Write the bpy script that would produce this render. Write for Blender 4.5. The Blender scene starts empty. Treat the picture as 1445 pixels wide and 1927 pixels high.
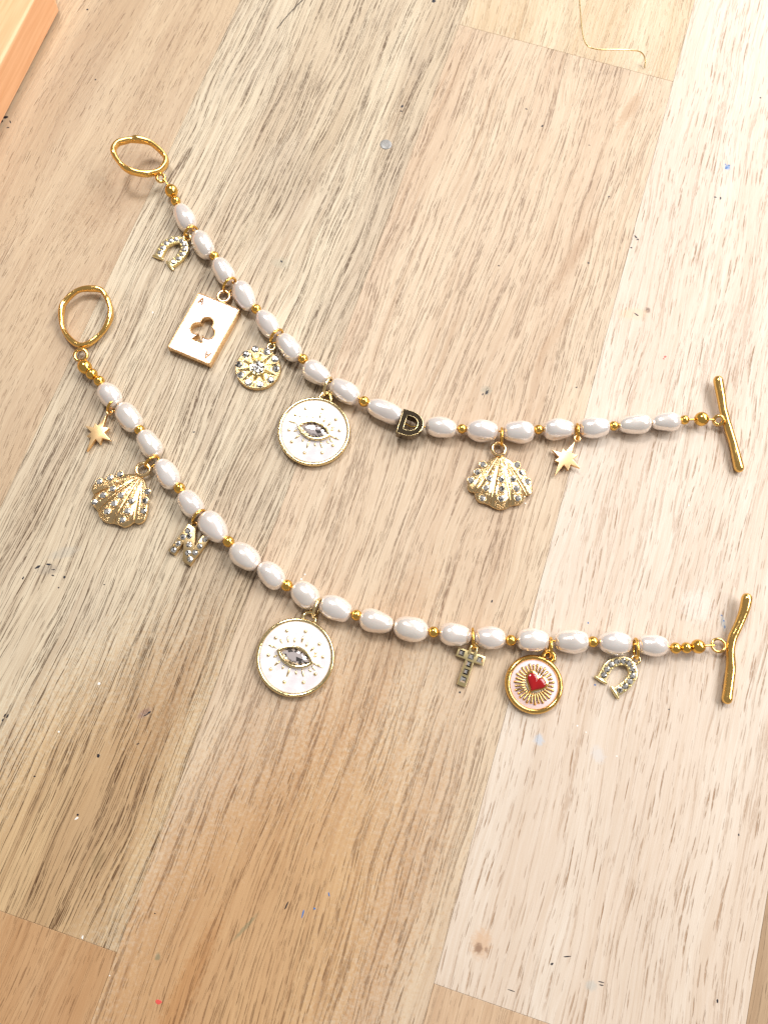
import bpy, bmesh, math, random
from mathutils import Vector, Matrix, Euler
random.seed(7)
S = bpy.context.scene
COL = S.collection
MM = 0.001
PI = math.pi

# ------------------------------------------------------------------ camera
F, PW, PH = 1447.0, 1445.0, 1927.0          # focal length and picture size in photo pixels
TILT, ROLL, GRAIN = math.radians(15.607), math.radians(4.337), math.radians(13.424)
HEIGHT = 166.0                               # mm above the table
RC = Matrix.Rotation(TILT, 3, 'X') @ Matrix.Rotation(ROLL, 3, 'Z')
cam = bpy.data.cameras.new('camera')
cam_o = bpy.data.objects.new('camera', cam); COL.objects.link(cam_o)
cam_o.matrix_world = Matrix.Translation((0, 0, HEIGHT*MM)) @ RC.to_4x4()
cam.sensor_fit = 'VERTICAL'; cam.sensor_height = 36.0; cam.lens = 36.0*F/PH
cam.clip_start = 0.005; cam.clip_end = 50
S.camera = cam_o

# ------------------------------------------------------------------ light
w = bpy.data.worlds.new('World'); S.world = w; w.use_nodes = True
bg = w.node_tree.nodes['Background']
bg.inputs[0].default_value = (1.0, 0.945, 0.89, 1); bg.inputs[1].default_value = 0.36
S.view_settings.view_transform = 'Standard'; S.view_settings.look = 'None'
S.view_settings.exposure = -0.15; S.view_settings.gamma = 1.0
S.view_settings.use_curve_mapping = False

def lamp(name, loc, target, size, power, color, shape='DISK', size_y=None):
    l = bpy.data.lights.new(name, 'AREA'); l.shape = shape; l.size = size
    if size_y: l.size_y = size_y
    l.energy = power; l.color = color
    o = bpy.data.objects.new(name, l); COL.objects.link(o)
    o.location = loc
    o.rotation_euler = (Vector(target)-Vector(loc)).to_track_quat('-Z', 'Y').to_euler()
    return o
lamp('ceiling_lamp', (-0.20, 0.48, 0.82), (0.0, 0.06, 0), 0.23, 5.5, (1, 0.98, 0.95))
lamp('ceiling_panel', (0.58, 0.40, 0.80), (0.03, 0.06, 0), 0.60, 10.0, (1, 0.98, 0.97), 'RECTANGLE', 0.42)
lamp('window_light', (0.52, 0.80, 0.50), (0.05, 0.08, 0), 0.75, 6.5, (1, 0.985, 1.0), 'RECTANGLE', 0.50)
lamp('side_lamp', (0.75, -0.02, 0.62), (0.06, 0.05, 0), 0.22, 2.4, (1, 0.95, 0.91))

# ------------------------------------------------------------------ picture -> table
def ray(px, py):
    return RC @ Vector((px-PW/2, -(py-PH/2), -F))
def P(px, py, z=0.0):
    d = ray(px, py); t = (z-HEIGHT)/d.z
    return Vector((d.x*t, d.y*t, z))
def mm_per_px(px, py, z=0.0):
    d = ray(px, py); return (HEIGHT-z)/-d.z
class crop:                                   # measurements taken in an enlarged crop
    def __init__(s, ox, oy, k): s.o = (ox, oy, k)
    def __call__(s, x, y): return (s.o[0]+x*s.o[2], s.o[1]+y*s.o[2])
K1 = crop(180, 230, .2076); K2 = crop(290, 500, .2076); K3 = crop(490, 640, .2422); K4 = crop(780, 720, .2353)
K5 = crop(1100, 690, .23875); K6 = crop(80, 520, .18685); K7 = crop(130, 750, .20761); K8 = crop(400, 990, .22145)
K9 = crop(660, 1110, .2076); K10 = crop(920, 1150, .2076); K11 = crop(1170, 1100, .1903)

# ------------------------------------------------------------------ materials
class NT:
    def __init__(s, name):
        s.m = bpy.data.materials.new(name); s.m.use_nodes = True
        s.t = s.m.node_tree; s.b = s.t.nodes['Principled BSDF']
    def n(s, t, **kw):
        x = s.t.nodes.new(t)
        for k, v in kw.items(): setattr(x, k, v)
        return x
    def put(s, sock, v):
        if isinstance(v, bpy.types.NodeSocket): s.t.links.new(v, sock)
        elif v is not None:
            if isinstance(v, (tuple, list)) and len(v) == 3 and sock.type == 'RGBA': v = (*v, 1)
            sock.default_value = v
    def math(s, op, a, b=None, c=None, clamp=False):
        x = s.n('ShaderNodeMath', operation=op, use_clamp=clamp)
        for i, v in enumerate((a, b, c)):
            if v is not None: s.put(x.inputs[i], v)
        return x.outputs[0]
    def vm(s, op, a, b=None):
        x = s.n('ShaderNodeVectorMath', operation=op)
        s.put(x.inputs[0], a)
        if b is not None: s.put(x.inputs[1], b)
        return x.outputs['Value'] if op in ('LENGTH', 'DISTANCE', 'DOT_PRODUCT') else x.outputs[0]
    def mapr(s, v, a, b, c=0.0, d=1.0, smooth=True):
        x = s.n('ShaderNodeMapRange', interpolation_type='SMOOTHSTEP' if smooth else 'LINEAR')
        s.put(x.inputs[0], v)
        for i, q in enumerate((a, b, c, d)): s.put(x.inputs[i+1], q)
        return x.outputs[0]
    def noise(s, vec, scale=1.0, detail=2.0, rough=.5, col=False):
        x = s.n('ShaderNodeTexNoise'); s.put(x.inputs['Vector'], vec)
        x.inputs['Scale'].default_value = scale; x.inputs['Detail'].default_value = detail
        x.inputs['Roughness'].default_value = rough
        return x.outputs['Color' if col else 'Fac']
    def voro(s, vec, feature='F1'):
        x = s.n('ShaderNodeTexVoronoi', feature=feature); s.put(x.inputs['Vector'], vec)
        x.inputs['Scale'].default_value = 1.0
        return x
    def mix(s, f, a, b, mode='MIX'):
        x = s.n('ShaderNodeMix', data_type='RGBA', blend_type=mode)
        s.put(x.inputs['Factor'], f); s.put(x.inputs['A'], a) if False else None
        s.put(x.inputs[6], a); s.put(x.inputs[7], b)
        return x.outputs[2]
    def bump(s, h, strength, dist):
        x = s.n('ShaderNodeBump'); s.put(x.inputs['Height'], h)
        x.inputs['Strength'].default_value = strength; x.inputs['Distance'].default_value = dist
        s.t.links.new(x.outputs[0], s.b.inputs['Normal'])
    def set(s, **kw):
        for k, v in kw.items(): s.put(s.b.inputs[k.replace('_', ' ')], v)
    def obj_mm(s):
        return s.vm('MULTIPLY', s.n('ShaderNodeTexCoord').outputs['Object'], (1000, 1000, 1000))
    def pos_mm(s):
        return s.vm('MULTIPLY', s.n('ShaderNodeNewGeometry').outputs['Position'], (1000, 1000, 1000))

def lin(r, g, b):
    f = lambda c: (c/255/12.92) if c/255 <= .04045 else ((c/255+.055)/1.055)**2.4
    return (f(r), f(g), f(b))

def metal(name, col, rough=.12, bump=0.0, bscale=.5, var=.12, even=False):
    t = NT(name); p = t.obj_mm()
    n = t.noise(p, bscale, 3)
    c2 = tuple(x*(1-var*2.2) for x in col)
    t.set(Base_Color=t.mix(n, col, c2), Metallic=1.0)
    t.put(t.b.inputs['Roughness'], rough if even else t.mapr(t.noise(p, 2.2, 4), .3, .75, rough*.7, rough*1.5))
    if bump: t.bump(t.noise(p, bscale*1.6, 3), 1.0, bump*MM)
    return t.m
GOLD = metal('amber_gold', (.93, .56, .13), .13, .04, .5)
CLASP = metal('clasp_gold', (1.0, .63, .20), .11, .10, .22)
PALE = metal('pale_gold', (.98, .78, .42), .14, .03, .9)
SOFT = metal('satin_pale_gold', (1.0, .82, .43), .28, .0, .9, .08, True)
COPPER = metal('rose_gold', (.95, .68, .40), .2, .05, .8)
CHAMP_REFL = metal('champagne_gold_dark_reflection', (.22, .165, .11), .05, .0, .6, .02, True)  # pale metal with a dark overhead reflection put into its base colour
STAR = metal('polished_star_gold', (.98, .66, .34), .33, .0, .5, .02, True)
SHELLG = metal('shell_gold', (.94, .68, .36), .17, .04, .9)

def mk_pearl(name, tint):
    t = NT(name); p = t.obj_mm()
    lw = t.n('ShaderNodeLayerWeight'); lw.inputs[0].default_value = .35
    n = t.noise(p, .35, 3)
    oi = t.n('ShaderNodeObjectInfo')
    c = t.mix(lw.outputs['Facing'], tint, (.93, .80, .74))
    c = t.mix(t.mapr(n, .35, .7), c, (.94, .86, .83))
    c = t.mix(t.math('MULTIPLY', oi.outputs['Random'], .35), c, (.86, .76, .62))
    t.set(Base_Color=c, Metallic=.58, Roughness=.18, IOR=1.8, Coat_Weight=.4, Coat_Roughness=.1)
    t.put(t.b.inputs['Subsurface Weight'], .12); t.b.inputs['Subsurface Radius'].default_value = (1, .8, .7)
    t.b.inputs['Subsurface Scale'].default_value = .0008
    st = t.vm('MULTIPLY', p, (.25, .9, .9))
    t.bump(t.noise(st, 1.0, 3), 1.0, .10*MM)
    return t.m
PEARL = mk_pearl('pearl_nacre', (.98, .925, .895))
PEARL_CREAM = mk_pearl('cream_pearl_nacre', (.94, .84, .72))

def mk_enamel(name, a, b, rough=.16):
    t = NT(name); p = t.obj_mm()
    n = t.noise(p, .28, 4, .6)
    t.set(Base_Color=t.mix(t.mapr(n, .35, .7), a, b), Roughness=rough, Coat_Weight=.2, Coat_Roughness=.08)
    t.bump(t.noise(p, .5, 3), 1.0, .03*MM)
    return t.m
SHELLWHITE = mk_enamel('mother_of_pearl_enamel', (.79, .75, .75), (.63, .585, .60))
WHITE = mk_enamel('white_enamel', (.64, .585, .62), (.60, .55, .585))
PINK = mk_enamel('pale_pink_enamel', (.82, .69, .74), (.78, .64, .70))
RED = mk_enamel('red_enamel', (.30, .006, .008), (.24, .005, .006), .08)

def mk_gem(name, col, met=.92):
    t = NT(name)
    g = t.n('ShaderNodeNewGeometry')
    wn = t.n('ShaderNodeTexWhiteNoise', noise_dimensions='3D'); t.put(wn.inputs['Vector'], t.vm('SNAP', g.outputs['True Normal'], (.07, .07, .07)))
    f = t.mapr(wn.outputs['Value'], .25, .6)
    t.set(Base_Color=t.mix(f, tuple(c*.14 for c in col), col), Metallic=met, Roughness=.04)
    t.b.inputs['Coat Weight'].default_value = .3
    return t.m
GEM = mk_gem('clear_rhinestone', (.98, .95, .91))
EYEGEM = mk_gem('smoky_clear_stone', (.80, .71, .70), .7)

def wood(name, light, mid, dark, pore, long_d, short_d, seed, rot=0.0, grey=.2, streak=.35, porestr=.75, sp=(0.85, 26.0), ss=(0.8, 9.0), extra=None, lines=0.0, lsp=.75):
    """satin rubberwood strip: growth bands, fibres and open pores running along local Y (mm)"""
    light, mid, dark, pore = ((c[0]*.70, c[1]*.728, c[2]*.762) for c in (light, mid, dark, pore))
    t = NT(name); p0 = t.obj_mm()
    mp = t.n('ShaderNodeMapping'); t.put(mp.inputs['Vector'], p0)
    mp.inputs['Location'].default_value = (seed*37.1, seed*91.7, seed*3.3); mp.inputs['Rotation'].default_value = (0, 0, rot)
    p = mp.outputs[0]
    # gentle waver of the grain
    n1 = t.noise(t.vm('MULTIPLY', p, (.03, .012, .03)), 1, 2, col=True)
    n2 = t.noise(t.vm('MULTIPLY', p, (.35, .06, .3)), 1, 2, col=True)
    off = t.vm('ADD', t.vm('MULTIPLY', t.vm('SUBTRACT', n1, (.5, .5, .5)), (9, 0, 0)),
               t.vm('MULTIPLY', t.vm('SUBTRACT', n2, (.5, .5, .5)), (1.1, 0, 0)))
    p = t.vm('ADD', p, off)
    band = t.noise(t.vm('MULTIPLY', p, (.09, .006, .1)), 1, 3)
    band2 = t.noise(t.vm('MULTIPLY', p, (.55, .012, .1)), 1, 4, .6)
    fib = t.noise(t.vm('MULTIPLY', p, (5.5, .16, .1)), 1, 4, .65)
    fib2 = t.noise(t.vm('MULTIPLY', p, (1.9, .05, .1)), 1, 3, .6)
    cloud = t.noise(t.vm('MULTIPLY', p0, (.05, .025, .1)), 1, 3)
    c = t.mix(t.mapr(band, .36, .66), light, mid)
    c = t.mix(t.math('MULTIPLY', t.mapr(band2, .5, .74), streak), c, dark)
    light, mid, dark, pore = map(tuple, (light, mid, dark, pore)); g3 = tuple(.55*x + .45*y for x, y in zip(mid, (.42, .38, .33)))
    c = t.mix(t.math('MULTIPLY', t.mapr(cloud, .48, .66), grey), c, g3)
    c = t.mix(t.mapr(fib2, .35, .72, 0, .30), c, dark)
    c = t.mix(t.mapr(fib, .36, .68, 0, .26), c, dark)
    # pores: ellipses far longer than wide, some cells empty, density drifting in bands
    dens = t.noise(t.vm('MULTIPLY', p, (.22, .010, .1)), 1, 3)
    dens2 = t.noise(t.vm('MULTIPLY', p0, (.07, .03, .1)), 1, 2)
    mask = None
    for (sx, sy), d, th, k in ((sp, long_d, .21, 1.0), ((sp[0]*.6, sp[1]*.55), long_d*.8, .2, .6), (ss, short_d, .22, .95), ((ss[0]*.62, ss[1]*.45), short_d*.7, .24, .6)):
        q = t.vm('ADD', t.vm('MULTIPLY', p, (1/sx, 1/sy, 0)), (17.3*th*10, 5.1*sx*9, 0))
        v = t.voro(q)
        v.voronoi_dimensions = '2D'
        sep = t.n('ShaderNodeSeparateColor'); t.put(sep.inputs[0], v.outputs['Color'])
        there = t.mapr(t.math('ADD', sep.outputs[0], t.math('MULTIPLY', t.math('SUBTRACT', t.math('ADD', dens, dens2), 1.0), 1.1)), 1-d-.06, 1-d+.06)
        wdt = t.math('MULTIPLY_ADD', sep.outputs[1], th*.7, th*.55)
        e = t.mapr(v.outputs['Distance'], wdt, t.math('MULTIPLY', wdt, .55))
        m = t.math('MULTIPLY', t.math('MULTIPLY', e, there), t.math('MULTIPLY_ADD', sep.outputs[2], .6*k, .4*k))
        mask = m if mask is None else t.math('MAXIMUM', mask, m)
    if lines:
        ln = t.noise(t.vm('ADD', t.vm('MULTIPLY', p, (lsp, .009, 0)), (seed, 3.3, 0)), 1, 3, .55)
        lm = t.math('SUBTRACT', 1.0, t.mapr(t.math('ABSOLUTE', t.math('SUBTRACT', ln, .5)), .004, .022))
        lb = t.noise(t.vm('MULTIPLY', p, (.9, .035, 0)), 1, 3)
        mask = t.math('MAXIMUM', mask, t.math('MULTIPLY', t.math('MULTIPLY', lm, t.mapr(lb, .36, .56)), lines))
    brk = t.noise(t.vm('MULTIPLY', p, (2.5, .55, 0)), 1, 2)
    mask = t.math('MULTIPLY', mask, t.mapr(brk, .3, .55, .25, 1.0))
    c = t.mix(t.math('MULTIPLY', mask, porestr), c, pore)
    if extra: c = extra(t, c)
    rg = t.mapr(fib, .3, .7, .40, .56)
    t.set(Base_Color=c)
    t.b.inputs['Specular IOR Level'].default_value = .4
    t.put(t.b.inputs['Roughness'], rg)
    h = t.math('SUBTRACT', t.math('MULTIPLY', fib, .35), mask)
    t.bump(h, .8, .13*MM)
    return t.m

def smudges_and_falloff(lst):
    """marker smears, dirt, knots, tone patches and painted light falloff on the board: (px, py, rx_mm, ry_mm, angle, colour, strength)"""
    def f(t, c):
        pos = t.pos_mm()
        nz = t.noise(t.vm('MULTIPLY', pos, (1.3, 1.3, 0)), 1, 4, .65)
        for px, py, rx, ry, ang, col, k in lst:
            q = P(px, py)
            mp = t.n('ShaderNodeMapping', vector_type='TEXTURE'); t.put(mp.inputs['Vector'], pos)
            mp.inputs['Location'].default_value = q; mp.inputs['Rotation'].default_value = (0, 0, math.radians(ang))
            mp.inputs['Scale'].default_value = (rx, ry, 50)
            d = t.vm('LENGTH', mp.outputs[0])
            m = t.mapr(t.math('MULTIPLY_ADD', nz, 1.3, t.math('SUBTRACT', d, .65)), 1.0, .35)
            c = t.mix(t.math('MULTIPLY', m, abs(k)), c, col, 'MIX' if k > 0 else 'MULTIPLY')
        return c
    return f

# ------------------------------------------------------------------ mesh helpers (all in mm)
def link(name, bm, mat, parent=None, smooth=True, kind=None, label=None):
    for v in bm.verts: v.co *= MM
    bmesh.ops.recalc_face_normals(bm, faces=bm.faces)
    me = bpy.data.meshes.new(name); bm.to_mesh(me); bm.free()
    if smooth: me.polygons.foreach_set('use_smooth', [True]*len(me.polygons))
    me.materials.append(mat)
    return inst(name, me, parent, kind=kind, label=label)
def inst(name, me, parent=None, loc=None, rot=None, scale=None, kind=None, label=None):
    o = bpy.data.objects.new(name, me); COL.objects.link(o)
    if parent: o.parent = parent
    if loc is not None: o.location = Vector(loc)*MM
    if rot is not None: o.rotation_euler = rot
    if scale is not None: o.scale = scale
    if kind: o['kind'] = kind
    if label: o['label'] = label
    return o
def sharp(o, ang=32):
    me = o.data
    bm = bmesh.new(); bm.from_mesh(me)
    for e in bm.edges:
        if len(e.link_faces) == 2 and e.calc_face_angle(0) > math.radians(ang): e.smooth = False
    bm.to_mesh(me); bm.free()
    return o
def thing(name, label, cat, loc, rotz=0.0, group=None, tilt=0.0, roll=0.0):
    o = bpy.data.objects.new(name, None); COL.objects.link(o); o.empty_display_size = .002
    o.location = Vector(loc)*MM
    o.rotation_euler = (Matrix.Rotation(rotz, 3, 'Z') @ Matrix.Rotation(tilt, 3, 'X') @ Matrix.Rotation(roll, 3, 'Y')).to_euler()
    o['label'] = label; o['category'] = cat
    if group: o['group'] = group
    return o
def catmull(pts, n=8, closed=False):
    out = []; m = len(pts)
    for i in range(m if closed else m-1):
        if closed: a, b, c, d = (pts[(i+k-1) % m] for k in range(4))
        else: a, b, c, d = (pts[min(max(i+k-1, 0), m-1)] for k in range(4))
        for j in range(n):
            t = j/n
            out.append(.5*((2*b)+(c-a)*t+(2*a-5*b+4*c-d)*t*t+(3*b-a-3*c+d)*t**3))
    if not closed: out.append(pts[-1].copy())
    return out
def tube(bm, pts, r, seg=10, closed=False, flat=1.0, up=Vector((0, 0, 1))):
    """sweep an ellipse: half width r (number or list), half height r*flat"""
    n = len(pts); rings = []
    for i, p in enumerate(pts):
        a = pts[(i-1) % n] if closed or i > 0 else p
        b = pts[(i+1) % n] if closed or i < n-1 else p
        tg = (b-a).normalized()
        u = up - tg*up.dot(tg)
        if u.length < .05: u = Vector((1, 0, 0)) - tg*tg.x
        u.normalize(); s = tg.cross(u)
        rr = r[i] if isinstance(r, (list, tuple)) else r
        rings.append([bm.verts.new(p + s*(rr*math.cos(2*PI*k/seg)) + u*(rr*flat*math.sin(2*PI*k/seg))) for k in range(seg)])
    for i in range(n if closed else n-1):
        A, B = rings[i], rings[(i+1) % n]
        for k in range(seg): bm.faces.new((A[k], A[(k+1) % seg], B[(k+1) % seg], B[k]))
    if not closed:
        for R, q, sgn in ((rings[0], pts[0]-pts[1], 1), (rings[-1], pts[-1]-pts[-2], -1)):
            rr = r[0 if sgn == 1 else -1] if isinstance(r, (list, tuple)) else r
            c = sum((v.co for v in R), Vector())/seg; d = q.normalized()
            prev = R
            for f, h in ((.86, .5), (.5, .86)):
                nr = [bm.verts.new(c + (v.co-c)*f + d*rr*h) for v in R]
                for k in range(seg): bm.faces.new((prev[k], prev[(k+1) % seg], nr[(k+1) % seg], nr[k]))
                prev = nr
            cv = bm.verts.new(c + d*rr)
            for k in range(seg): bm.faces.new((prev[k], prev[(k+1) % seg], cv))
def circle(cx, cy, z, r, n=28, normal=None):
    pts = [Vector((r*math.cos(2*PI*k/n), r*math.sin(2*PI*k/n), 0)) for k in range(n)]
    if normal is not None:
        q = Vector((0, 0, 1)).rotation_difference(Vector(normal)).to_matrix(); pts = [q @ p for p in pts]
    return [p+Vector((cx, cy, z)) for p in pts]
def torus(bm, cx, cy, z, R, r, n=28, seg=10, normal=None):
    nn = Vector(normal) if normal is not None else Vector((0, 0, 1))
    tube(bm, circle(cx, cy, z, R, n, normal), r, seg, True, up=nn.normalized())
def lathe(bm, prof, n=40, c=(0, 0)):
    """prof: list of (r, z); r = 0 closes"""
    prev = None
    for r, z in prof:
        if r <= 1e-6: cur = [bm.verts.new((c[0], c[1], z))]
        else: cur = [bm.verts.new((c[0]+r*math.cos(2*PI*k/n), c[1]+r*math.sin(2*PI*k/n), z)) for k in range(n)]
        if prev:
            for k in range(n):
                a, b = prev[k % len(prev)], prev[(k+1) % len(prev)]; d, e = cur[k % len(cur)], cur[(k+1) % len(cur)]
                vs = [a]
                for v in (b, e, d):
                    if v not in vs: vs.append(v)
                if len(vs) > 2: bm.faces.new(vs)
        prev = cur
def prism(bm, loops, z0, z1, bevel=0.0, seg=2):
    """extrude an outline (first loop) with holes (other loops); bevel the top edges"""
    b2 = bmesh.new(); es = []
    for L in loops:
        vs = [b2.verts.new((x, y, z0)) for x, y in L]
        es += [b2.edges.new((vs[i], vs[(i+1) % len(vs)])) for i in range(len(vs))]
    if len(loops) == 1: b2.faces.new(vs)
    else: bmesh.ops.triangle_fill(b2, use_beauty=True, use_dissolve=False, edges=es, normal=(0, 0, 1))
    r = bmesh.ops.extrude_face_region(b2, geom=b2.faces[:])
    tv = [g for g in r['geom'] if isinstance(g, bmesh.types.BMVert)]
    for v in tv: v.co.z = z1
    b2.normal_update(); bmesh.ops.recalc_face_normals(b2, faces=b2.faces)
    if bevel:
        ee = [e for e in b2.edges if all(abs(v.co.z-z1) < 1e-6 for v in e.verts) and any(any(abs(v.co.z-z1) > 1e-6 for v in f.verts) for f in e.link_faces)]
        bmesh.ops.bevel(b2, geom=ee, offset=bevel, segments=seg, affect='EDGES', profile=.5, clamp_overlap=True)
    bmesh.ops.triangulate(b2, faces=[f for f in b2.faces if len(f.verts) > 4])
    me = bpy.data.meshes.new('tmp'); b2.to_mesh(me); b2.free(); bm.from_mesh(me); bpy.data.meshes.remove(me)
def ball(bm, x, y, z, r, sz=1.0, n=8):
    bmesh.ops.create_uvsphere(bm, u_segments=n, v_segments=max(4, n//2+1), radius=r, matrix=Matrix.Translation((x, y, z)) @ Matrix.Diagonal((1, 1, sz, 1)))
def inset_outline(L, d):
    """shift a closed outline inwards by d (counter clockwise outline)"""
    n = len(L); out = []
    for i in range(n):
        a, b, c = Vector(L[i-1]), Vector(L[i]), Vector(L[(i+1) % n])
        t1, t2 = (b-a).normalized(), (c-b).normalized()
        n1, n2 = Vector((-t1.y, t1.x)), Vector((-t2.y, t2.x))
        m = (n1+n2); m = m/max(m.length_squared*.5, .35)
        out.append(tuple(b + m*d))
    return out

# faceted stones, shared meshes
def round_gem():
    bm = bmesh.new()
    T = [bm.verts.new((.52*math.cos(PI/4*k), .52*math.sin(PI/4*k), .42)) for k in range(8)]
    M = [bm.verts.new((.80*math.cos(PI/4*(k+.5)), .80*math.sin(PI/4*(k+.5)), .26)) for k in range(8)]
    G = [bm.verts.new((math.cos(PI/8*k), math.sin(PI/8*k), 0)) for k in range(16)]
    c = bm.verts.new((.03, .02, .44))
    for k in range(8):
        k2 = (k+1) % 8
        bm.faces.new((T[k], T[k2], c)); bm.faces.new((T[k], M[k], T[k2]))
        bm.faces.new((T[k], G[2*k], M[k])) ; bm.faces.new((M[k], G[(2*k+2) % 16], T[k2]))
        bm.faces.new((M[k], G[2*k], G[2*k+1])); bm.faces.new((M[k], G[2*k+1], G[(2*k+2) % 16]))
    for v in bm.verts: v.co *= MM
    bmesh.ops.recalc_face_normals(bm, faces=bm.faces)
    for f in bm.faces:
        if f.normal.z < 0: f.normal_flip()
    me = bpy.data.meshes.new('gem'); bm.to_mesh(me); bm.free(); me.materials.append(GEM); return me
GEM_ME = round_gem()
def gem(parent, x, y, z, r):
    return inst('gem', GEM_ME, parent, (x, y, z), (random.uniform(-.1, .1), random.uniform(-.1, .1), random.uniform(0, 6)), (r, r, r*.9))

# ------------------------------------------------------------------ tabletop of glued planks
table = bpy.data.objects.new('tabletop', None); COL.objects.link(table)
table.rotation_euler = (0, 0, -GRAIN)
table['kind'] = 'structure'; table['label'] = 'pale hardwood tabletop of glued planks with marker specks'; table['category'] = 'tabletop'
INK = lin(28, 24, 34)
p_left = wood('tan_plank', lin(223, 194, 157), lin(207, 175, 138), lin(178, 142, 110), lin(124, 86, 54), .14, .50, 1.0, .02, .15, .45, .62, sp=(.7, 26), ss=(.6, 9), lines=.25,
    extra=smudges_and_falloff([(95, 610, 2.2, 1.0, 70, lin(130, 105, 85), .35), (230, 350, 22, 9, 60, (.86, .78, .72), -.7), (30, 120, 60, 7, 62, (1.12, 1.1, 1.06), -.7)]))
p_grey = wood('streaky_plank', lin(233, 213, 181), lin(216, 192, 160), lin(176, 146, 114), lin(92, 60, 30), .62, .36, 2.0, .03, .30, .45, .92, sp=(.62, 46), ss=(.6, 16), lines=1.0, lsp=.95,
    extra=smudges_and_falloff([(122, 1040, 4.5, 1.6, 20, lin(168, 160, 146), .5), (92, 1072, 3.6, 1.4, 10, lin(120, 112, 104), .35), (272, 1342, 2.2, 1.0, 40, lin(120, 100, 125), .4),
                   (185, 1620, 1.6, 3.2, -20, lin(140, 128, 105), .45), (530, 495, 3, 2, 0, lin(160, 155, 135), .4), (90, 1620, 64, 30, 62, (.88, .71, .51), -.9), (420, 1180, 40, 7, 62, (.90, .82, .74), -.6), (560, 330, 40, 6, 62, (.88, .86, .82), -.6)]))  # the widest golden-brown patch paints light falloff into the lower-left wood
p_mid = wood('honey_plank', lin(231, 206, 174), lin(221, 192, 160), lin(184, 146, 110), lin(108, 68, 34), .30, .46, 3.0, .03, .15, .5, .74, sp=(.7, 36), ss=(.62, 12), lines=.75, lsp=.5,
    extra=smudges_and_falloff([(1080, 480, 20, 2.2, 62, lin(156, 124, 94), .45), (1185, 205, 9, 2.0, 62, lin(156, 120, 84), .5), (1050, 620, 18, 1.6, 60, lin(164, 132, 100), .35),
                   (462, 1745, .5, 4.5, -40, lin(126, 134, 120), .6), (297, 1800, .7, .9, 0, lin(120, 130, 120), .7), (915, 735, 1.8, 1.4, 0, lin(130, 132, 118), .45),
                   (345, 1870, 20, 3, 70, (.85, .68, .5), -.6), (430, 1840, 76, 36, 62, (.88, .70, .49), -.95), (700, 1250, 34, 10, 62, (.92, .82, .72), -.6)]))  # widest brown multiply here is painted light falloff toward the bottom left
p_pale = wood('pale_plank', lin(238, 221, 201), lin(231, 210, 188), lin(206, 174, 142), lin(156, 108, 62), .16, .52, 4.0, .0, .2, .35, .82, sp=(.9, 30), ss=(.75, 14), lines=.4, lsp=.3,
    extra=smudges_and_falloff([(1014, 1392, 1.4, 1.5, 0, lin(172, 178, 186), .8), (1125, 1420, 1.7, 2.4, 20, lin(190, 188, 188), .45), (1368, 315, .9, 1.1, 0, lin(90, 130, 180), .85),
                   (905, 1775, 2.6, 3.6, -10, lin(186, 150, 116), .6), (900, 1785, 1.1, 1.3, 0, lin(120, 90, 70), .75), (915, 1788, .5, .7, 0, lin(130, 100, 80), .6),
                   (1218, 584, .9, 1.1, 0, lin(95, 70, 55), .85), (1190, 590, 5, 2.2, 10, lin(205, 175, 145), .6), (1112, 1855, 1.6, 1.2, 10, lin(170, 168, 160), .6),
                   (1310, 1140, 5, 5, 10, lin(215, 205, 197), .35), (1360, 1172, .7, 2.6, 10, lin(160, 165, 168), .7)]))
p_edge = wood('brown_plank', lin(206, 174, 138), lin(190, 156, 120), lin(150, 116, 84), lin(84, 60, 44), .3, .4, 5.0, .0, .2, .5, .8, lines=.5)
p_low = wood('orange_plank', lin(214, 171, 124), lin(202, 155, 108), lin(172, 120, 74), lin(128, 84, 48), .24, .3, 6.0, .02, .1, .5, .62, sp=(.7, 30), ss=(.6, 10), lines=.4)
p_top = wood('yellow_plank', lin(234, 211, 177), lin(225, 197, 160), lin(202, 166, 120), lin(146, 108, 70), .24, .5, 7.0, -.02, .1, .4, .62, sp=(.7, 30), ss=(.6, 9), lines=.4)
p_bot = wood('tan_end_plank', lin(222, 188, 152), lin(212, 174, 138), lin(176, 132, 92), lin(120, 82, 52), .26, .4, 8.0, .02, .1, .45, .66, sp=(.7, 30), ss=(.6, 10), lines=.4)
UA, UD, UB, UC = -92.1, -33.0, 26.7, 85.5
def plank(u0, u1, v0, v1, mat):
    bm = bmesh.new(); g = .02
    cx, cy = (u0+u1)/2, (v0+v1)/2; hx, hy = (u1-u0)/2-g, (v1-v0)/2-g
    prism(bm, [[(-hx, -hy), (hx, -hy), (hx, hy), (-hx, hy)]], -22, 0, .06, 2)
    o = link('plank', bm, mat, table, smooth=False); o.location = Vector((cx, cy, 0))*MM
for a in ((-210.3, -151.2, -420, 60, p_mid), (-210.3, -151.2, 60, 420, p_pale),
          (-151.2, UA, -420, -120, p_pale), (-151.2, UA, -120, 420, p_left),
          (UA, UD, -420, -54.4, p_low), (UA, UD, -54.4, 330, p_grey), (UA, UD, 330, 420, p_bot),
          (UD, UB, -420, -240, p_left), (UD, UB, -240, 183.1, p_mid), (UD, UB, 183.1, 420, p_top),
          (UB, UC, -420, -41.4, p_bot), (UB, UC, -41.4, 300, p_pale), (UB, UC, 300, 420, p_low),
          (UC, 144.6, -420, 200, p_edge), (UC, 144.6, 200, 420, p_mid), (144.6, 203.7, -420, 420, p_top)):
    plank(*a)

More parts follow.
